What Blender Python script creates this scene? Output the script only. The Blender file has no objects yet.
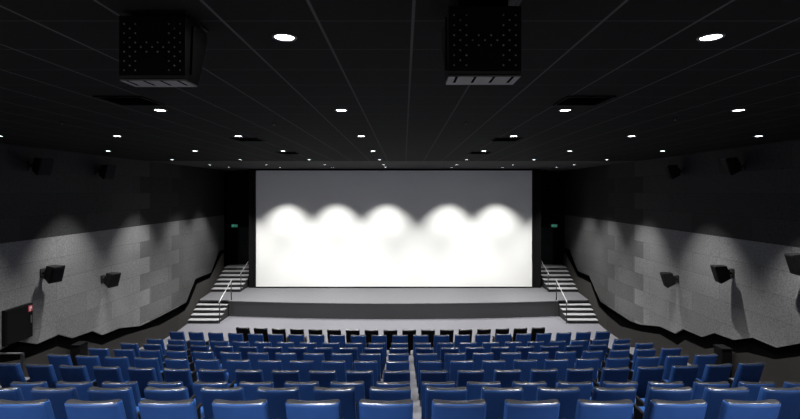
import bpy, bmesh, math, random
from mathutils import Vector, Matrix
random.seed(4)
S = bpy.context.scene
COL = S.collection
PI = math.pi

# ------------------------------------------------------------------ camera
F = 471.0; VX, VY = 404.0, 191.0
CX, CZ = 0.45, 5.47
cd = bpy.data.cameras.new('camera'); cam = bpy.data.objects.new('camera', cd); COL.objects.link(cam)
cam.location = (CX, 0, CZ); cam.rotation_euler = (PI/2, 0, 0)
cd.sensor_width = 36; cd.lens = F/800*36
cd.shift_x = -(VX-400)/800; cd.shift_y = -(209.5-VY)/800
cd.clip_start = 0.05; cd.clip_end = 200
S.camera = cam

def at(px, py, Y):
    return Vector((CX+(px-VX)/F*Y, Y, CZ-(py-VY)/F*Y))

# ------------------------------------------------------------------ materials
def newmat(name):
    m = bpy.data.materials.new(name); m.use_nodes = True
    nt = m.node_tree; nt.nodes.clear()
    out = nt.nodes.new('ShaderNodeOutputMaterial')
    b = nt.nodes.new('ShaderNodeBsdfPrincipled')
    nt.links.new(b.outputs[0], out.inputs[0])
    return m, nt, b

def mat(name, col, rough=.6, var=.15, scale=30, bump=0, spec=.5, metal=0, coat=0, bscale=None):
    m, nt, b = newmat(name)
    N = nt.nodes.new; L = nt.links.new
    tc = N('ShaderNodeTexCoord')
    nz = N('ShaderNodeTexNoise'); nz.inputs['Scale'].default_value = scale; nz.inputs['Detail'].default_value = 4
    L(tc.outputs['Object'], nz.inputs['Vector'])
    mx = N('ShaderNodeMix'); mx.data_type = 'RGBA'
    mx.inputs['A'].default_value = (*[c*(1-var) for c in col], 1)
    mx.inputs['B'].default_value = (*[min(1, c*(1+var)) for c in col], 1)
    L(nz.outputs['Fac'], mx.inputs['Factor']); L(mx.outputs['Result'], b.inputs['Base Color'])
    b.inputs['Roughness'].default_value = rough; b.inputs['Metallic'].default_value = metal
    b.inputs['Specular IOR Level'].default_value = spec; b.inputs['Coat Weight'].default_value = coat
    b.inputs['Coat Roughness'].default_value = .25
    if bump:
        n2 = N('ShaderNodeTexNoise'); n2.inputs['Scale'].default_value = bscale or scale*4; n2.inputs['Detail'].default_value = 3
        L(tc.outputs['Object'], n2.inputs['Vector'])
        bp = N('ShaderNodeBump'); bp.inputs['Strength'].default_value = bump; bp.inputs['Distance'].default_value = .01
        L(n2.outputs['Fac'], bp.inputs['Height']); L(bp.outputs['Normal'], b.inputs['Normal'])
    return m

def emis(name, col, strength):
    m, nt, b = newmat(name)
    b.inputs['Base Color'].default_value = (.5, .5, .5, 1)
    b.inputs['Emission Color'].default_value = (*col, 1); b.inputs['Emission Strength'].default_value = strength
    return m

M = {}
M['leather'] = mat('blue_leather', (.013, .045, .150), .28, .12, 9, .05, .5, bscale=220)
M['back_cloth'] = mat('blue_back_cover', (.014, .047, .165), .75, .12, 9, .12, .06, bscale=220)
M['back_black'] = mat('black_back_cover', (.008, .007, .007), .75, .12, 9, .12, .06, bscale=220)
M['black_leather'] = mat('black_leather', (.008, .007, .007), .3, .2, 9, .12, .5, bscale=220)
M['seat_dark'] = mat('seat_dark_plastic', (.003, .003, .004), .6, .2, 20, spec=.08)
M['cap'] = mat('glossy_black_top_trim', (.014, .015, .018), .27, .1, 20, 0, .6)
M['carpet'] = mat('grey_carpet', (.098, .097, .107), .95, .22, 60, .5, .1, bscale=400)
M['stage_top'] = mat('stage_carpet', (.075, .075, .08), .9, .12, 50, .3, .15, bscale=300)
M['stage_face'] = mat('stage_face', (.045, .045, .048), .7, .2, 20)
M['nosing'] = mat('stair_nosing', (.19, .19, .195), .6, .1, 40)
M['riser'] = mat('stair_riser', (.012, .012, .014), .8, .2, 30)
M['black_wall'] = mat('black_wall_paint', (.005, .005, .0053), .9, .3, 6, spec=.1)
M['recess'] = mat('black_recess_felt', (.0025, .0025, .0025), 1, .3, 6, spec=0)
M['wainscot'] = mat('brown_grey_panel', (.022, .0195, .0175), .7, .12, 3, .1, .3)
M['screen'] = mat('white_screen_cloth', (.78, .78, .755), .9, .01, 200, spec=.1)
M['black'] = mat('black_paint', (.01, .01, .0105), .6, .3, 20, spec=.3)
M['speaker'] = mat('speaker_cabinet', (.009, .009, .0095), .6, .3, 30, .1, .15)
M['speaker_grille'] = mat('speaker_grille', (.014, .014, .015), .8, .3, 90, .3, .1)
M['box'] = mat('black_box_housing', (.004, .004, .0042), .5, .2, 20, spec=.2)
M['box_dot'] = mat('grey_stud', (.13, .13, .133), .35, .1, 30)
M['box_plate'] = mat('grey_plate', (.10, .098, .098), .6, .1, 30)
M['steel'] = mat('brushed_steel', (.3, .3, .3), .5, .06, 60, metal=.9)
M['post'] = mat('dark_post', (.02, .02, .022), .4, .1, 40)
M['trim'] = mat('lamp_trim', (.06, .06, .06), .5, .1, 40)
M['vent'] = mat('vent_black', (.0015, .0015, .0015), 1, .2, 40, spec=0)
M['vent_frame'] = mat('vent_frame', (.005, .005, .005), .8, .2, 40, spec=.05)
M['door'] = mat('dark_teal_door', (.012, .017, .019), .5, .2, 10, spec=.3)
M['threshold'] = mat('oak_threshold', (.28, .23, .2), .6, .2, 30)
M['lamp'] = emis('lamp_glow', (.93, .95, 1), 14)
M['exit_green'] = emis('exit_green', (.05, .75, .45), .55)
M['exit_dark'] = emis('exit_backing', (.0, .12, .07), .06)
M['sign_red'] = mat('sign_red', (.55, .05, .07), .5, .05, 30)
M['sign_white'] = mat('sign_white', (.8, .78, .78), .5, .03, 30)
M['cabinet'] = mat('cabinet_black', (.0045, .0045, .005), .6, .2, 10, spec=.05)
M['label_grey'] = mat('label_grey', (.07, .075, .08), .5, .1, 30)

def ceiling_mat():
    m, nt, b = newmat('ceiling_tiles'); N = nt.nodes.new; L = nt.links.new
    tc = N('ShaderNodeTexCoord'); sx = N('ShaderNodeSeparateXYZ'); L(tc.outputs['Object'], sx.inputs[0])
    def line(sock, off, w, p):
        a = N('ShaderNodeMath'); a.operation = 'SUBTRACT'; L(sock, a.inputs[0]); a.inputs[1].default_value = off-w/2
        d = N('ShaderNodeMath'); d.operation = 'DIVIDE'; L(a.outputs[0], d.inputs[0]); d.inputs[1].default_value = p
        f = N('ShaderNodeMath'); f.operation = 'FRACT'; L(d.outputs[0], f.inputs[0])
        c = N('ShaderNodeMath'); c.operation = 'LESS_THAN'; L(f.outputs[0], c.inputs[0]); c.inputs[1].default_value = w/p
        return c.outputs[0]
    lx = line(sx.outputs[0], .513, .021, .67); ly = line(sx.outputs[1], 3.32, .016, .655)
    nz = N('ShaderNodeTexNoise'); nz.inputs['Scale'].default_value = 40; nz.inputs['Detail'].default_value = 5
    L(tc.outputs['Object'], nz.inputs['Vector'])
    base = N('ShaderNodeMix'); base.data_type = 'RGBA'
    base.inputs['A'].default_value = (.0042, .0042, .0042, 1); base.inputs['B'].default_value = (.0066, .0066, .0066, 1)
    L(nz.outputs['Fac'], base.inputs['Factor'])
    m1 = N('ShaderNodeMix'); m1.data_type = 'RGBA'; L(ly, m1.inputs['Factor']); L(base.outputs['Result'], m1.inputs['A'])
    m1.inputs['B'].default_value = (.027, .027, .027, 1)
    m2 = N('ShaderNodeMix'); m2.data_type = 'RGBA'; L(lx, m2.inputs['Factor']); L(m1.outputs['Result'], m2.inputs['A'])
    m2.inputs['B'].default_value = (.048, .048, .048, 1)
    L(m2.outputs['Result'], b.inputs['Base Color']); b.inputs['Roughness'].default_value = .9
    b.inputs['Specular IOR Level'].default_value = .08
    return m
M['ceiling'] = ceiling_mat()
M['ceiling_plain'] = mat('ceiling_plasterboard', (.04, .04, .0415), .85, .08, 20, spec=.1)

def panel_mat():
    # wood-wool boards in running bond, each board of its own grey
    m, nt, b = newmat('wood_wool_boards'); N = nt.nodes.new; L = nt.links.new
    tc = N('ShaderNodeTexCoord'); sx = N('ShaderNodeSeparateXYZ'); L(tc.outputs['Object'], sx.inputs[0])
    cb = N('ShaderNodeCombineXYZ'); L(sx.outputs[1], cb.inputs[0]); L(sx.outputs[2], cb.inputs[1])
    br = N('ShaderNodeTexBrick'); br.inputs['Scale'].default_value = 1
    br.inputs['Brick Width'].default_value = 2.4; br.inputs['Row Height'].default_value = .6
    br.inputs['Mortar Size'].default_value = .006; br.inputs['Mortar Smooth'].default_value = .2
    br.inputs['Color1'].default_value = (.9, .9, .9, 1); br.inputs['Color2'].default_value = (1.1, 1.1, 1.1, 1)
    br.inputs['Mortar'].default_value = (.6, .6, .6, 1); br.inputs['Bias'].default_value = 0
    br.offset = .5; br.offset_frequency = 2
    L(cb.outputs[0], br.inputs['Vector'])
    nz = N('ShaderNodeTexNoise'); nz.inputs['Scale'].default_value = 26; nz.inputs['Detail'].default_value = 8; nz.inputs['Roughness'].default_value = .75
    L(tc.outputs['Object'], nz.inputs['Vector'])
    rp = N('ShaderNodeMapRange'); rp.inputs['From Min'].default_value = .3; rp.inputs['From Max'].default_value = .7
    rp.inputs['To Min'].default_value = .55; rp.inputs['To Max'].default_value = 1.45; L(nz.outputs['Fac'], rp.inputs['Value'])
    mx = N('ShaderNodeMix'); mx.data_type = 'RGBA'; mx.blend_type = 'MULTIPLY'; mx.inputs['Factor'].default_value = 1
    # three shades of board along the wall, their borders staggered course by course
    def mth(op, a, bb):
        n = N('ShaderNodeMath'); n.operation = op
        for i, v in enumerate((a, bb)):
            if isinstance(v, (int, float)): n.inputs[i].default_value = v
            else: L(v, n.inputs[i])
        return n.outputs[0]
    row = mth('FLOOR', mth('DIVIDE', sx.outputs[2], .6), 0)
    odd = mth('MODULO', row, 2)
    yy = mth('ADD', sx.outputs[1], mth('MULTIPLY', odd, .62))
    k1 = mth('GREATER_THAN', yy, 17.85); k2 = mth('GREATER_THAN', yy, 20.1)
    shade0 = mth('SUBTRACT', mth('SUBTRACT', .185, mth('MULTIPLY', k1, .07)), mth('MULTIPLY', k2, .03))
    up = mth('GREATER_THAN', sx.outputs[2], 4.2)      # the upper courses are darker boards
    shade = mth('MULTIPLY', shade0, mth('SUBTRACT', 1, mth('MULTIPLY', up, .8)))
    zc = N('ShaderNodeMix'); zc.data_type = 'RGBA'; zc.blend_type = 'MULTIPLY'; zc.inputs['Factor'].default_value = 1
    L(br.outputs['Color'], zc.inputs['A']); L(shade, zc.inputs['B'])
    L(zc.outputs['Result'], mx.inputs['A']); L(rp.outputs['Result'], mx.inputs['B'])
    L(mx.outputs['Result'], b.inputs['Base Color']); b.inputs['Roughness'].default_value = .95; b.inputs['Specular IOR Level'].default_value = .1
    bp = N('ShaderNodeBump'); bp.inputs['Strength'].default_value = .5; bp.inputs['Distance'].default_value = .02
    L(nz.outputs['Fac'], bp.inputs['Height']); L(bp.outputs['Normal'], b.inputs['Normal'])
    return m
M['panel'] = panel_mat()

# ------------------------------------------------------------------ helpers
def tag(o, label=None, cat=None, group=None, kind=None):
    if label: o['label'] = label
    if cat: o['category'] = cat
    if group: o['group'] = group
    if kind: o['kind'] = kind
    return o

def empty(name, loc, rz=0, label=None, cat=None, group=None):
    o = bpy.data.objects.new(name, None); COL.objects.link(o); o.empty_display_size = .1
    o.location = loc; o.rotation_euler = (0, 0, rz)
    return tag(o, label, cat, group)

def obj(name, bm, m, parent=None, smooth=False, loc=None):
    me = bpy.data.meshes.new(name)
    bmesh.ops.recalc_face_normals(bm, faces=bm.faces)
    if smooth:
        for f in bm.faces: f.smooth = True
    bm.to_mesh(me); bm.free()
    for mm in (m if isinstance(m, (list, tuple)) else [m]): me.materials.append(mm)
    o = bpy.data.objects.new(name, me); COL.objects.link(o)
    if parent: o.parent = parent
    if loc: o.location = loc
    return o

def struct(name, bm, m, parent=None):
    o = obj(name, bm, m, parent)
    if not parent: o['kind'] = 'structure'
    return o

def bbox(bm, x0, x1, y0, y1, z0, z1, bev=0, seg=2, mtx=None):
    t = bmesh.new(); bmesh.ops.create_cube(t, size=1)
    bmesh.ops.transform(t, verts=t.verts, matrix=Matrix.Translation(((x0+x1)/2, (y0+y1)/2, (z0+z1)/2)) @ Matrix.Diagonal((abs(x1-x0), abs(y1-y0), abs(z1-z0), 1)))
    if bev: bmesh.ops.bevel(t, geom=t.edges[:], offset=bev, segments=seg, profile=.5, affect='EDGES')
    if mtx: bmesh.ops.transform(t, verts=t.verts, matrix=mtx)
    me = bpy.data.meshes.new('tmp'); t.to_mesh(me); t.free(); bm.from_mesh(me); bpy.data.meshes.remove(me)
    return bm

def box(*a, **k): return bbox(bmesh.new(), *a, **k)

def prism(bm, poly, fa, fb):
    """poly of 2D points; fa, fb map a point to the two end positions."""
    va = [bm.verts.new(fa(*p)) for p in poly]; vb = [bm.verts.new(fb(*p)) for p in poly]
    n = len(poly)
    f1 = bm.faces.new(va); f2 = bm.faces.new(vb[::-1])
    for i in range(n): bm.faces.new((va[i], vb[i], vb[(i+1) % n], va[(i+1) % n]))
    bmesh.ops.triangulate(bm, faces=[f1, f2])
    return bm

def tube(bm, pts, r, seg=10):
    pts = [Vector(p) for p in pts]; rings = []
    for i, p in enumerate(pts):
        a = pts[max(i-1, 0)]; b = pts[min(i+1, len(pts)-1)]
        d = (b-a).normalized(); up = Vector((0, 0, 1)) if abs(d.z) < .95 else Vector((1, 0, 0))
        u = d.cross(up).normalized(); v = d.cross(u).normalized()
        rings.append([bm.verts.new(p+u*math.cos(2*PI*k/seg)*r+v*math.sin(2*PI*k/seg)*r) for k in range(seg)])
    for a, b in zip(rings, rings[1:]):
        for k in range(seg): bm.faces.new((a[k], a[(k+1) % seg], b[(k+1) % seg], b[k]))
    bm.faces.new(rings[0][::-1]); bm.faces.new(rings[-1])
    return bm

def lathe(bm, prof, seg=24, cap=True):
    rings = [[bm.verts.new((r*math.cos(2*PI*k/seg), r*math.sin(2*PI*k/seg), z)) for k in range(seg)] for r, z in prof]
    for a, b in zip(rings, rings[1:]):
        for k in range(seg): bm.faces.new((a[k], a[(k+1) % seg], b[(k+1) % seg], b[k]))
    if cap: bm.faces.new(rings[0][::-1]); bm.faces.new(rings[-1])
    return bm

def loft(bm, rings):
    rs = [[bm.verts.new(p) for p in r] for r in rings]; n = len(rs[0])
    for a, b in zip(rs, rs[1:]):
        for k in range(n): bm.faces.new((a[k], a[(k+1) % n], b[(k+1) % n], b[k]))
    bm.faces.new(rs[0][::-1]); bm.faces.new(rs[-1])
    return bm

def copy_tree(o, parent=None):
    c = o.copy(); COL.objects.link(c)
    if parent: c.parent = parent
    for ch in list(o.children): copy_tree(ch, c)
    return c

ORD = 'first second third fourth fifth sixth seventh eighth ninth tenth eleventh twelfth thirteenth fourteenth fifteenth sixteenth seventeenth eighteenth nineteenth twentieth twenty-first twenty-second'.split()

# ------------------------------------------------------------------ room dimensions
CEIL = CZ+1.215                      # the ceiling falls very slightly towards the screen
def ceilz(Y): return CEIL-.005*Y
def onceil(x, Y):                    # a ceiling spot measured on a level 1.07 above the eye, carried up to the real ceiling
    Yn = 1.215/(1.07/Y+.005)
    return CX+(x-CX)*Yn/Y, Yn
Y_SCREEN = 23.3; Y_BACK = 25.4; Y_REAR = -1.6
STAGE = .67
LAND = STAGE+6*.14
PITCH = .61
ROWY = [15.13, 13.9, 12.65, 11.42, 10.23, 9.0, 7.77, 6.23, 5.04, 3.85]      # front row first: top of the backrests
ROWZ = [0, .21, .38, .66, .93, 1.21, 1.49, 1.93, 2.35, 2.74, 3.15]
ROWR = [44, 58, 58, 58, 58, 58, 58, None, None, None]
def sag(r, x):
    R = ROWR[r]
    return 0 if not R else R-math.sqrt(R*R-x*x)
def half_panel(Y): return 9.05+.02*(25.1-Y)
def half_wain(Y): return 8.40 if Y <= 18.5 else 8.40+.45*(Y-18.5)/5.5

# floor: terraces, one riser behind each row of seats
bm = bmesh.new(); cols = []
for i in range(49):
    x = -9.6+19.2*i/48
    p = [(Y_REAR, ROWZ[10])]
    for r in range(9, -1, -1):
        y = ROWY[r]-.04+sag(r, x)
        p += [(y, ROWZ[r+1]), (y, ROWZ[r])]
    p.append((Y_BACK, 0))
    cols.append([bm.verts.new((x, y, z)) for y, z in p])
for a, b in zip(cols, cols[1:]):
    for k in range(len(a)-1): bm.faces.new((a[k], b[k], b[k+1], a[k+1]))
struct('floor', bm, M['carpet'])

# ceiling: tile grid over the seats, plain plasterboard towards the screen
YG = 17.7
def slab(y0, y1): return prism(bmesh.new(), [(y0, ceilz(y0)), (y1, ceilz(y1)), (y1, ceilz(y1)+.1), (y0, ceilz(y0)+.1)], lambda y, z: (-9.8, y, z), lambda y, z: (9.8, y, z))
struct('ceiling', slab(Y_REAR, YG), M['ceiling'])
struct('ceiling_plasterboard', slab(YG, Y_BACK), M['ceiling_plain'])
struct('wall_rear', box(-9.7, 9.7, Y_REAR-.1, Y_REAR, 2, CEIL+.1), M['black_wall'])
struct('wall_back', box(-9.7, 9.7, Y_BACK, Y_BACK+.15, 0, ceilz(Y_BACK)+.1), M['black_wall'])
XS = 7.25
struct('wall_screen', box(-XS, XS, Y_SCREEN+.06, Y_BACK, STAGE, ceilz(Y_SCREEN)+.01), M['black_wall'])

# side walls: black base wall, hung wood-wool panel with a stepped lower edge, wainscot with a stepped top
def hit(px, py, side, half):
    a = (px-VX)/F; lo, hi = 1.0, 40.0
    for _ in range(60):
        mid = (lo+hi)/2
        if side*(CX+a*mid) < half(mid): lo = mid
        else: hi = mid
    return lo, CZ-(py-VY)/F*lo
PANEL_L = [(221, 250.5), (219, 251.5), (211, 272.5), (195.4, 279), (186, 302.7), (160, 316.5), (140, 326), (120, 328), (102.5, 335), (92.5, 331), (72.5, 338), (59, 334.5), (37, 344), (17, 341), (0, 350)]
PANEL_R = [(564.5, 248), (569.5, 249.5), (577.8, 271), (589, 275.6), (600.3, 301.4), (630, 321), (640, 324.5), (660, 326.5), (675, 333.5), (682.7, 329), (701.8, 337), (714, 333), (733.5, 340), (752, 337.5), (776, 347.5), (799, 343.5)]
WAIN_L = [(224, 253), (222, 254), (210, 278), (197, 284), (189, 304), (185, 310.5), (160, 325), (125, 335.5), (102, 345), (88, 342), (75, 351.5), (57.5, 346.5), (25, 359), (0, 363)]
WAIN_R = [(563.5, 252), (565.5, 253), (577.5, 276.5), (590.5, 283), (598.8, 306.6), (620.5, 326.3), (640, 331.5), (660, 334.5), (677.5, 345), (685, 340), (705, 349), (720, 347), (736, 353), (747, 352.5), (775, 359.5), (799, 356.5)]
for side, sname, pan, wai in ((-1, 'left', PANEL_L, WAIN_L), (1, 'right', PANEL_R, WAIN_R)):
    # base wall
    bm = bmesh.new()
    prism(bm, [(Y_REAR, -.1), (Y_BACK, -.1), (Y_BACK, ceilz(Y_BACK)+.02), (Y_REAR, ceilz(Y_REAR)+.02)],
          lambda Y, Z: (side*(half_panel(Y)+.06), Y, Z), lambda Y, Z: (side*(half_panel(Y)+.25), Y, Z))
    w = struct('wall_'+sname, bm, M['recess'])
    pts = [hit(px, py, side, half_panel) for px, py in pan]
    Ye, Ze = pts[-1]
    ext = []
    k = 0
    while Ye > Y_REAR+.9:
        Ye -= .9; Ze += .42 if k % 2 == 0 else .06; ext.append((Ye, min(Ze, 4.6))); k += 1
    ext.append((Y_REAR, ext[-1][1]))
    low = sorted([(24.9, pts[0][1])]+pts+ext)
    bm = bmesh.new(); ring = []
    for Y, Z in low:
        ring.append([bm.verts.new((side*(half_panel(Y)+d), Y, z)) for d, z in ((0, Z), (0, ceilz(Y)+.01), (.058, ceilz(Y)+.01), (.058, Z))])
    for p, q in zip(ring, ring[1:]):
        for k in range(4): bm.faces.new((p[k], p[(k+1) % 4], q[(k+1) % 4], q[k]))
    bm.faces.new(ring[0]); bm.faces.new(ring[-1])
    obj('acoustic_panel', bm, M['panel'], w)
    pts = [hit(px, py, side, half_wain) for px, py in wai]
    pts = [(min(Y, 25.3), Z) for Y, Z in pts]
    Ye, Ze = pts[-1]; ext = []; k = 0
    while Ye > Y_REAR+.9:
        Ye -= .9; Ze += .42 if k % 2 == 0 else .06; ext.append((Ye, min(Ze, 4.4))); k += 1
    ext.append((Y_REAR, ext[-1][1]))
    # foot follows the floor's depth well below every terrace
    top = pts+ext
    poly = top+[(Y_REAR, -.05), (pts[0][0], -.05)]
    # insert the bend at Y=18.5
    out = []
    for i, p in enumerate(poly):
        q = poly[(i+1) % len(poly)]; out.append(p)
        if (p[0]-18.5)*(q[0]-18.5) < -1e-6:
            t = (18.5-p[0])/(q[0]-p[0]); out.append((18.5, p[1]+t*(q[1]-p[1])))
    bm = bmesh.new()
    n = len(out)
    # vertical strips keep the bent face clean
    ys = sorted({round(p[0], 5) for p in out})
    tp = sorted(top)
    def ztop(Y):
        for (a, za), (b, zb) in zip(tp, tp[1:]):
            if a <= Y <= b: return za if b-a < 1e-6 else za+(zb-za)*(Y-a)/(b-a)
        return tp[-1][1] if Y > tp[-1][0] else tp[0][1]
    ring = []
    for Y in ys:
        z = ztop(Y)
        ring.append([bm.verts.new((side*half_wain(Y), Y, -.05)), bm.verts.new((side*half_wain(Y), Y, z)),
                     bm.verts.new((side*(half_wain(Y)+.04), Y, z)), bm.verts.new((side*(half_wain(Y)+.04), Y, -.05))])
    for a, b in zip(ring, ring[1:]):
        for k in range(3): bm.faces.new((a[k], a[k+1], b[k+1], b[k]))
    bm.faces.new(ring[0]); bm.faces.new(ring[-1])
    for f in bm.faces:
        c = f.calc_center_median(); f.material_index = 0 if abs(abs(c.x)-half_wain(c.y)) < .005 else 1
    obj('wainscot', bm, [M['wainscot'], M['recess']], w)

# ------------------------------------------------------------------ stage
RS = 54
poly = []
XI = 7.2
for i in range(41):
    x = -XI+2*XI*i/40
    poly.append((x, 20.1+RS-math.sqrt(RS*RS-x*x)))
yl = 20.72
plan = [(-8.84, yl), (-XI, yl)]+poly+[(XI, yl), (8.84, yl), (8.84, Y_BACK), (-8.84, Y_BACK)]
bm = bmesh.new(); prism(bm, plan, lambda x, y: (x, y, 0), lambda x, y: (x, y, STAGE-.05))
st = obj('stage', bm, M['stage_face'])
tag(st, kind='structure')
plan2 = [(-8.84, yl-.015), (-XI-.001, yl-.015)]+[(x, y-.015) for x, y in poly]+[(XI+.001, yl-.015), (8.84, yl-.015), (8.84, Y_BACK), (-8.84, Y_BACK)]
bm = bmesh.new(); prism(bm, plan2, lambda x, y: (x, y, STAGE-.05), lambda x, y: (x, y, STAGE))
obj('stage_carpet', bm, M['stage_top'], st)

# screen
scr = empty('projection_screen', (0, Y_SCREEN, STAGE+.05), 0, 'wide white projection screen on the black wall behind the stage', 'screen')
SX0, SX1 = -6.87, 6.78
zb, zt = CZ-(286.6-VY)/F*Y_SCREEN-(STAGE+.05), CZ+(VY-170.6)/F*Y_SCREEN-(STAGE+.05)
obj('screen_surface', box(SX0, SX1, 0, .02, zb, zt), M['screen'], scr)
fr = .05
obj('screen_frame', bbox(bbox(bbox(box(SX0-fr, SX0, -.02, .05, zb-fr, zt+.03), SX1, SX1+fr, -.02, .05, zb-fr, zt+.03), SX0, SX1, -.02, .05, zb-fr, zb), SX0, SX1, -.02, .05, zt, zt+.03), M['black'], scr)

# ------------------------------------------------------------------ stairs, handrails, exit doors, exit signs
for side, sname in ((-1, 'left'), (1, 'right')):
    for which in ('lower', 'upper'):
        if which == 'lower':
            n, y0, tread, z0, rise = 4, 19.45, .316, 0, STAGE/5
            yend = yl-.016; xin, xo = 7.22, 8.40
            lab = f'low flight of stairs from the floor to the stage, {sname} side'
        else:
            n, y0, tread, z0, rise = 6, 22.4, .40, STAGE, .14
            yend = Y_BACK-.002; xin, xo = 7.36, 8.70
            lab = f'upper flight of stairs from the stage to the {sname} exit door'
        t = empty('stairs', (side*(xin+xo)/2, y0, z0), 0, lab, 'stairs', 'stage stairs')
        cx = side*(xin+xo)/2
        ol = lambda Y: side*(half_wain(Y)-.005)
        bm = bmesh.new()
        for i in range(n):
            ya, yb = y0+i*tread, (y0+(i+1)*tread if i < n-1 else yend)
            za, zb_ = (0 if i == 0 else 0), (i+1)*rise-.03
            q = [(side*xin, ya), (ol(ya), ya), (ol(yb), yb), (side*xin, yb)]
            prism(bm, q, lambda x, y: (x-cx, y-y0, za), lambda x, y: (x-cx, y-y0, zb_))
        obj('stair_body', bm, M['riser'], t)
        for i in range(n):
            ya, yb = y0+i*tread-.02, (y0+(i+1)*tread if i < n-1 else yend)
            bm = bmesh.new()
            q = [(side*xin, ya), (ol(ya+.02), ya), (ol(yb), yb), (side*xin, yb)]
            prism(bm, q, lambda x, y: (x-cx, y-y0, (i+1)*rise-.03), lambda x, y: (x-cx, y-y0, (i+1)*rise))
            obj('tread', bm, M['nosing'], t)
        # handrail
        xr = side*(xin-.05)
        top = y0+n*tread if which == 'lower' else 24.3
        zt_ = STAGE-z0 if which == 'lower' else 5*rise
        hl = ('short steel handrail on the %s end of the stage steps' if which == 'lower' else 'steel handrail beside the flight up to the %s exit door') % sname
        h = empty('handrail', (xr, y0+.02, z0), 0, hl, 'handrail', 'stair handrails')
        yt = top-y0-.02+(.06 if which == 'lower' else 0)
        zp = zt_ if which == 'lower' else 0
        obj('post', tube(bmesh.new(), [(0, 0, 0), (0, 0, .90)], .022), M['post'], h, True)
        obj('post', tube(bmesh.new(), [(0, yt, zp), (0, yt, zt_+.84)], .022), M['post'], h, True)
        obj('rail', tube(bmesh.new(), [(0, -.12, .84), (0, 0, .91), (0, yt, zt_+.86), (0, yt+.08, zt_+.87)], .019), M['steel'], h, True)
    # door in the back wall
    xd0, xd1 = 7.42, 8.42
    d = empty('door_1' if side < 0 else 'door_2', (side*(xd0+xd1)/2, Y_BACK, LAND)); d['kind'] = 'structure'
    obj('door_leaf', box(-.5, .5, -.04, -.002, .02, 1.95, bev=.005), M['door'], d)
    bm = box(-.57, -.5, -.06, -.002, .02, 2.02); bbox(bm, .5, .57, -.06, -.002, .02, 2.02); bbox(bm, -.57, .57, -.06, -.002, 1.95, 2.02)
    obj('door_frame', bm, M['black'], d)
    obj('push_bar', tube(bmesh.new(), [(-.4, -.08, 1.0), (.4, -.08, 1.0)], .02), M['post'], d, True)
    obj('threshold', box(-.55, .55, -.12, -.002, .0005, .02), M['threshold'], d)
    # exit sign
    px = 234.5 if side < 0 else 554.2
    p = at(px, 225.8, Y_BACK-.03)
    e = empty('exit_sign', p, 0, 'small glowing green exit sign above the %s exit door' % sname, 'exit sign', 'exit signs')
    obj('sign_panel', box(-.17, .17, -.012, .028, -.085, .085, bev=.005), M['exit_dark'], e)
    bm = bmesh.new()
    yf, yb = -.02, -.0125
    def pp(poly): prism(bm, poly, lambda x, z: (x, yf, z), lambda x, z: (x, yb, z))
    s = side
    # running figure
    ox = -.075
    c = [(ox+.012+.017*math.cos(2*PI*k/10), .055+.017*math.sin(2*PI*k/10)) for k in range(10)]; pp(c)
    pp([(ox-.02, .035), (ox+.02, .035), (ox+.012, -.01), (ox-.022, -.01)])
    pp([(ox-.022, -.01), (ox-.002, -.01), (ox-.03, -.045), (ox-.06, -.045), (ox-.06, -.06), (ox-.025, -.06)][:4])
    pp([(ox-.004, -.01), (ox+.014, -.01), (ox+.04, -.065), (ox+.018, -.065)])
    pp([(ox+.02, .033), (ox+.05, .01), (ox+.045, .0), (ox+.012, .015)])
    pp([(ox-.02, .033), (ox-.05, .005), (ox-.042, -.002), (ox-.012, .015)])
    # arrow
    ax = .075
    pp([(ax-.055, .015), (ax+.005, .015), (ax+.005, .05), (ax+.06, 0), (ax+.005, -.05), (ax+.005, -.015), (ax-.055, -.015)])
    obj('pictogram', bm, M['exit_green'], e)

# ------------------------------------------------------------------ cinema seats
def rrect(w, d, r, seg=4):
    pts = []
    for cx, cy, a0 in ((w-r, d-r, 0), (-w+r, d-r, PI/2), (-w+r, -d+r, PI), (w-r, -d+r, 1.5*PI)):
        for k in range(seg+1):
            a = a0+PI/2*k/seg; pts.append((cx+r*math.cos(a), cy+r*math.sin(a)))
    # densify long sides so the wrap bends them
    out = []
    for i, p in enumerate(pts):
        q = pts[(i+1) % len(pts)]; out.append(p)
        if abs(p[0]-q[0]) > .1:
            for k in range(1, 10): out.append((p[0]+(q[0]-p[0])*k/10, p[1]+(q[1]-p[1])*k/10))
    return out

def backrest_bm():
    lv = [(.0, .92, 1), (.012, 1, 1), (.25, 1, 1), (.5, 1, 1), (.75, 1, 1), (.9, 1, 1), (.955, 1, 1), (.975, .98, 1), (.988, .93, 1),
          (.996, .84, 1), (1.0, .74, 1), (1.0, .74, .6), (1.0, .74, .25), (1.0, .74, .02)]
    rings = []
    for t, s, fy in lv:
        z = .27+.71*t
        y0 = .242*(1-t)**1.03+.055           # leans back towards the top
        w = (.222+.004*t); th = .055-.010*t
        inset = (1-s)*.06
        ring = []
        for x, y in rrect(w-inset, th-inset, min(.028, th-inset-.002)):
            u = x/w; y *= fy
            c = 1/(1+(abs(u)/.52)**10)       # the middle of the top edge tips towards the screen, its ends do not
            tip = math.tan(math.radians(-7*c+3*(1-c)))
            ring.append((x, y+y0+.020*u*u, z+(.007*u*u*t if t > .7 else 0)+(tip*y if t > .98 else 0)))
        rings.append(ring)
    return loft(bmesh.new(), rings[:9]), loft(bmesh.new(), rings[8:])

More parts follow.
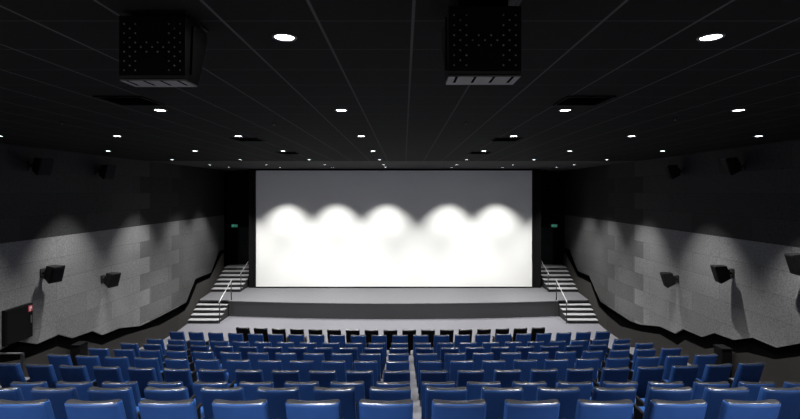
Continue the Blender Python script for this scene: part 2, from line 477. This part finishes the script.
def make_seat(leather, cover, name):
    r = empty(name, (0, 0, 0))
    bm, top = backrest_bm(); bm.normal_update()
    for f in bm.faces:                                  # glossy leather on top and in front, matte cover behind
        f.material_index = 1 if f.normal.y < -.3 and f.calc_center_median().z < .945 else 0
    obj('backrest', bm, [leather, cover], r, True)
    obj('top_trim', top, M['cap'], r, True)
    bm = box(-.158, .158, .30, .80, .34, .46, bev=.035, seg=3,)
    obj('seat_cushion', bm, leather, r, True)
    for s in (-1, 1):
        bm = box(s*.185-.022, s*.185+.022, .25, .56, .575, .61, bev=.015, seg=2)
        arm = obj('armrest', bm, M['seat_dark'], r)
        obj('support', box(s*.185-.016, s*.185+.016, .28, .50, .0, .575, bev=.006, seg=1), M['seat_dark'], arm)
    bm = box(-.16, .16, .32, .56, .0, .02, bev=.004, seg=1); bbox(bm, -.05, .05, .36, .50, .02, .34)
    obj('base', bm, M['seat_dark'], r)
    return r

protoB = make_seat(M['leather'], M['back_cloth'], 'cinema_seat'); protoK = make_seat(M['black_leather'], M['back_black'], 'cinema_seat')
useB = useK = False
SPAN = [(-8, 8)]+[(-11, 10)]*6+[(-8, 9), (-7, 7), (-5, 5)]
ROWN = ['front row before the stage']+[f'{ORD[r]} row from the stage' for r in range(1, 9)]+['nearest row, tenth from the stage']
for r, (a, b) in enumerate(SPAN):
    for k in range(a, b+1):
        s = (.01+PITCH*k if r == 0 else (.33+.621*k if r < 7 else .30+PITCH*k))
        R = ROWR[r]
        if R: x = R*math.sin(s/R); y = ROWY[r]+R*(1-math.cos(s/R)); rz = s/R
        else: x, y, rz = s, ROWY[r], 0
        if r == 0:
            o = copy_tree(protoK) if useK else protoK; useK = True
        else:
            o = copy_tree(protoB) if useB else protoB; useB = True
        o.location = (x, y, ROWZ[r]); o.rotation_euler = (0, 0, rz)
        n = ORD[k-a]
        tag(o, ('black' if r == 0 else 'blue')+f' leather cinema seat, {n} from the left, {ROWN[r]}', 'cinema seat', 'cinema seats in the '+('front row' if r == 0 else f'{ORD[r]} row'))

# ------------------------------------------------------------------ downlights
LX = [-7.43, -5.12, -2.77, -.38, 2.58, 4.87, 7.34]
LY = [21.2, 19.1, 16.0, 12.55, 9.15, 6.22, 3.27, 1.45]
ld = bpy.data.lights.new('downlight_beam', 'SPOT')
ld.energy = 860; ld.spot_size = math.radians(92); ld.spot_blend = .45; ld.shadow_soft_size = .035; ld.color = (1, .99, .975)
ld3 = ld.copy(); ld3.spot_size = math.radians(82); ld3.spot_blend = .7; ld3.energy = 1500     # narrower lamps by the screen
ld4 = ld.copy(); ld4.spot_size = math.radians(73); ld4.spot_blend = .7; ld4.energy = 1150      # and beside the walls
ld2 = ld.copy(); ld2.energy = 1900      # the row over the rear gangway
def make_down():
    r = empty('downlight', (0, 0, 0))
    obj('trim_ring', lathe(bmesh.new(), [(.074, -.004), (.078, -.010), (.092, -.008), (.096, -.0005), (.074, -.0005), (.074, -.004)], 28, False), M['trim'], r, True)
    obj('lamp', lathe(bmesh.new(), [(.073, -.0008), (.073, -.004), (.06, -.005), (.02, -.0055)], 28), M['lamp'], r, True)
    return r
dproto = make_down(); used = False
FROMSCREEN = ['row nearest the screen', 'second row from the screen', 'third row from the screen', 'fourth row from the screen', 'fifth row from the screen', 'sixth row from the screen', 'row nearest the viewer']
for j, Y in enumerate(LY):
    cols_ = []
    for i, X in enumerate(LX):
        px = VX+(X-CX)*F/Y
        if j >= 5 and i in (0, 6): continue
        vis = -4 < px < 804 and Y > 3
        if j == 6 and not vis and abs(px-400) > 900: continue
        cols_.append((i, X, vis))
    nv = 0; side = {0: 'left', 1: 'right'}
    nvis = sum(1 for c in cols_ if c[2])
    for i, X, vis in cols_:
        o = copy_tree(dproto) if used else dproto; used = True
        Xn, Yn = onceil(X, Y); Zn = ceilz(Yn)
        o.location = (Xn, Yn, Zn); o.rotation_euler = (-.005, 0, 0)
        if vis:
            if nvis == 2: lab = f'round white ceiling downlight, {["left", "right"][nv]} one of the two nearest the viewer'
            else: lab = f'round white ceiling downlight, {ORD[nv]} from the left, {FROMSCREEN[j]}'
            nv += 1
            tag(o, lab, 'ceiling light', 'recessed ceiling downlights')
        else:
            tag(o, 'round white ceiling downlight over the nearest seats, out of the picture', 'ceiling light', 'ceiling downlights out of the picture')
        l = bpy.data.objects.new('downlight_beam', ld4 if i in (0, 6) else ld2 if j == 7 else ld3 if j == 0 else ld); COL.objects.link(l); l.location = (Xn, Yn, Zn-.03)
        l.parent = None

# ------------------------------------------------------------------ ceiling vents and sprinklers
VN = ['nearest the viewer', 'middle one', 'nearest the screen']
for sx, sn in ((-2.77, 'left'), (2.56, 'right')):
    for q, Y in enumerate((5.55, 9.72, 13.1)):
        vx, vy = onceil(sx, Y)
        v = empty('ceiling_vent', (vx, vy, ceilz(vy)-.001), 0, f'black rectangular ceiling vent, {VN[q]} in the {sn} line', 'vent', 'ceiling vents')
        bm = bmesh.new()
        for a in ((-.30, -.27, -.3, .3), (.27, .30, -.3, .3), (-.27, .27, -.3, -.27), (-.27, .27, .27, .3)):
            bbox(bm, a[0], a[1], a[2], a[3], -.018, -.001)
        obj('vent_frame', bm, M['vent_frame'], v)
        bm = box(-.27, .27, -.27, .27, -.004, -.001)
        for k in range(7):
            bbox(bm, -.27, .27, -.24+.075*k, -.225+.075*k, -.014, -.004)
        obj('vent_grille', bm, M['vent'], v)
for px, py, w in ((62, 122, 'left of all the vents'), (274, 123, 'left of the ceiling centre line'), (466, 122, 'right of the ceiling centre line'), (675, 118, 'between the two right columns of lights')):
    Y = 1.07*F/(VY-py); p = at(px, py, Y)
    vx, vy = onceil(p.x, Y)
    o = empty('sprinkler_head', (vx, vy, ceilz(vy)+.004), 0, f'tiny dark sprinkler head in the ceiling, {w}', 'sprinkler', 'ceiling sprinkler heads')
    obj('escutcheon', lathe(bmesh.new(), [(.02, -.012), (.038, -.008), (.042, -.001)], 16), M['vent_frame'], o, True)
    obj('nozzle', lathe(bmesh.new(), [(.02, -.045), (.02, -.042), (.006, -.040), (.008, -.012)], 12), M['trim'], o, True)

# ------------------------------------------------------------------ big black boxes hung from the ceiling
def hung_box(x0, Y1, zbot, ztop, dtop, dbot, lab):
    k_ = 1.12; w = .39*k_; x0 = CX+(x0-CX)*k_; Y1, zbot, ztop, dtop, dbot = Y1*k_, zbot*k_, ztop*k_, dtop*k_, dbot*k_
    r = empty('hanging_speaker', (x0+w/2, Y1, CZ+zbot), 0, lab, 'speaker', 'black boxes hung from the ceiling')
    H = ztop-zbot
    prof = [(0, .03), (.0, H), (dtop, H), (dtop+.015, H-.06), (dbot+.03, .06), (dbot, .006), (.012, .006)]
    bm = bmesh.new()
    prism(bm, [(y, z) for y, z in prof], lambda y, z: (-w/2, y, z), lambda y, z: (w/2, y, z))
    obj('housing', bm, M['box'], r)
    bm = bmesh.new()
    for iy in range(11):
        for ix in range(11):
            if (ix+iy) % 2: continue
            if not (ix <= 2 or ix >= 8 or 4 <= iy <= 6): continue
            x = -.165+.033*ix; z = .065+(H-.12)*iy/10
            t = bmesh.new(); lathe(t, [(.0055, 0), (.005, .003), (.002, .005)], 8)
            bmesh.ops.transform(t, verts=t.verts, matrix=Matrix.Translation((x*k_, 0, z)) @ Matrix.Rotation(PI/2, 4, 'X'))
            me = bpy.data.meshes.new('tmp'); t.to_mesh(me); t.free(); bm.from_mesh(me); bpy.data.meshes.remove(me)
    obj('stud_pattern', bm, M['box_dot'], r)
    bm = box(-w/2+.002, w/2-.002, .004, dbot+.002, -.004, .006, bev=.002, seg=1)
    pl = obj('bottom_plate', bm, M['box_plate'], r)
    for k in range(4):
        x = -w/2+.05+k*(w-.10)/3
        obj('slot', box(x-.008, x+.008, .004, dbot*.72, -.0055, -.003), M['vent'], pl)
    # ribs on both sides
    for s in (-1, 1):
        bm = bmesh.new()
        prism(bm, [(.07, .05), (.11, .05), (.17, H-.03), (.10, H-.03)], lambda y, z: (s*w/2, y, z), lambda y, z: (s*(w/2+.012), y, z))
        obj('side_rib', bm, M['box'], r)
    gap = ceilz(Y1+dtop)-(CZ+ztop)-.001
    if gap > .01:
        obj('mounting_bracket', bbox(box(-.15, .15, .05, dtop-.05, H, H+gap-.001), -.10, .22, .0, dtop+.04, H+gap-.02, H+gap-.001), M['box'], r)
hung_box(-1.70+CX+.018, 2.78, .655, 1.035, .30, .17, 'black studded box hung from the ceiling, left one')
hung_box(.238+CX, 2.52, .615, .99, .46, .19, 'black studded box hung from the ceiling, right one above the screen')

# ------------------------------------------------------------------ wall speakers
def make_speaker():
    r = empty('wall_speaker', (0, 0, 0))
    # local: wall plane at x=0, room towards +x
    tilt = Matrix.Translation((.30, 0, 0)) @ Matrix.Rotation(math.radians(-14), 4, 'Z') @ Matrix.Rotation(math.radians(16), 4, 'Y')
    bm = bmesh.new()
    loft(bm, [[(-.15, -.12, -.17), (-.15, .12, -.17), (-.15, .12, .17), (-.15, -.12, .17)],
              [(.11, -.18, -.23), (.11, .18, -.23), (.11, .18, .23), (.11, -.18, .23)],
              [(.14, -.175, -.225), (.14, .175, -.225), (.14, .175, .225), (.14, -.175, .225)]])
    bmesh.ops.transform(bm, verts=bm.verts, matrix=tilt)
    cab = obj('speaker_cabinet', bm, M['speaker'], r)
    bm = box(.1405, .156, -.16, .16, -.21, .21, bev=.006, mtx=tilt)
    obj('speaker_grille', bm, M['speaker_grille'], cab)
    bm = box(.001, .02, -.09, .09, -.12, .12); tube(bm, [(.02, 0, 0), (.17, 0, 0)], .035)
    tube(bm, [(.115, 0, -.10), (.115, 0, .10)], .05, 14)
    obj('wall_bracket', bm, M['black'], r)
    return r
sp = make_speaker(); first = True
SPK = []
for side in (-1, 1):
    for Y, py, who in ((15.15, 279, 'far'), (12.7, 273, 'near'), (10.25, 263, 'nearest')):
        if side < 0 and who == 'nearest': continue
        SPK.append((side, Y, CZ-(py-VY)/F*Y, who, 'low'))
    for Y, zz, who in ((14.9, .62, 'far'), (12.3, .66, 'near')):
        SPK.append((side, Y, CZ+zz, who, 'high'))
for side, Y, Z, who, lv in SPK:
    o = sp if first else copy_tree(sp); first = False
    o.location = (side*half_panel(Y), Y, Z)
    if side > 0: o.rotation_euler = (0, 0, PI+math.radians(28)) 
    sn = 'left' if side < 0 else 'right'
    pos = {'far': 'nearest the stage', 'near': 'second from the stage', 'nearest': 'at the right edge of the photo'}[who]
    lab = f'black loudspeaker halfway up the {sn} wall, {pos}' if lv == 'low' else f'black loudspeaker under the ceiling on the dark {sn} wall, {pos}'
    tag(o, lab, 'speaker', 'wall loudspeakers')
# mirror the aim on the right wall: cabinets there turn the same way towards the audience
for o in [o for o in S.objects if o.name.startswith('wall_speaker') and o.location.x > 0]:
    o.rotation_euler = (0, 0, PI); o.scale = (1, 1, 1)

# ------------------------------------------------------------------ hose cabinet on the left wall
Ya, Yb = 11.42, 12.27
zt_, zb_ = CZ-(302.6-VY)/F*12.27, CZ-(336-VY)/F*12.27
xw = -half_panel(11.8)
hc = empty('hose_cabinet', (xw, (Ya+Yb)/2, zb_), 0, 'black fire hose cabinet with a small red sign on the left wall', 'cabinet')
hw = (Yb-Ya)/2; hh = zt_-zb_
obj('cabinet_body', box(.002, .10, -hw, hw, 0, hh, bev=.006, seg=1), M['cabinet'], hc)
dr = obj('door', box(.10, .115, -hw+.03, hw-.03, .03, hh-.03, bev=.004, seg=1), M['cabinet'], hc)
obj('handle', box(.115, .13, hw-.11, hw-.06, hh-.50, hh-.30, bev=.004, seg=1), M['label_grey'], dr)
sg = obj('fire_sign', box(.1155, .119, hw-.17, hw-.035, hh-.20, hh-.045), M['sign_red'], hc); sg['label'] = 'red fire hose sign with white symbol'
bm = bmesh.new()
def sp2(poly): prism(bm, poly, lambda y, z: (.1192, hw-.1025+y, hh-.1225+z), lambda y, z: (.1215, hw-.1025+y, hh-.1225+z))
sp2([(-.045+.022*math.cos(2*PI*k/12)+.03, .02+.03*math.sin(2*PI*k/12)) for k in range(12)])
sp2([(.005, .05), (.02, .06), (.045, .015), (.04, -.02), (.02, -.01)])
sp2([(-.04, -.02), (.0, -.02), (-.005, -.06), (-.025, -.06)])
obj('symbol', bm, M['sign_white'], sg)

# ------------------------------------------------------------------ bins by the side walls
for side, sn in ((-1, 'left'), (1, 'right')):
    b = empty('waste_bin', ((-8.19, 12.54, ROWZ[3]) if side < 0 else (8.19, 11.44, ROWZ[4])), 0, f'tall black waste bin standing against the {sn} wall', 'bin', 'black bins')
    obj('bin_body', box(-.12, .12, -.16, .16, 0, .70, bev=.012), M['cabinet'], b)
    lid = obj('lid', box(-.125, .125, -.165, .165, .70, .765, bev=.012), M['cabinet'], b)
    obj('flap', box(-.09, .09, -.168, -.1655, .712, .752), M['vent'], lid)

# ------------------------------------------------------------------ guard rail at the left entrance
g = empty('guard_rail', (-7.32, 9.62, 1.21), 0, 'dark guard rail with steel top bar at the left entrance, below the hose cabinet', 'handrail')
obj('post', box(-.05, .01, -.02, .02, 0, .92, bev=.004, seg=1), M['post'], g)
obj('post', tube(bmesh.new(), [(-.9, 0, 0), (-.9, 0, .92)], .02), M['post'], g, True)
obj('rail', tube(bmesh.new(), [(0, 0, .94), (-1.06, 0, .94)], .018), M['post'], g, True)
obj('lower_rail', tube(bmesh.new(), [(0, 0, .5), (-1.0, 0, .5)], .014), M['post'], g, True)

# ------------------------------------------------------------------ world and view
w = bpy.data.worlds.new('world'); S.world = w; w.use_nodes = True
w.node_tree.nodes['Background'].inputs[0].default_value = (0, 0, 0, 1)
w.node_tree.nodes['Background'].inputs[1].default_value = 0
S.view_settings.view_transform = 'Standard'; S.view_settings.look = 'None'
S.view_settings.exposure = 0; S.view_settings.gamma = 1
S.view_settings.use_curve_mapping = False
S.cycles.max_bounces = 8; S.cycles.diffuse_bounces = 5
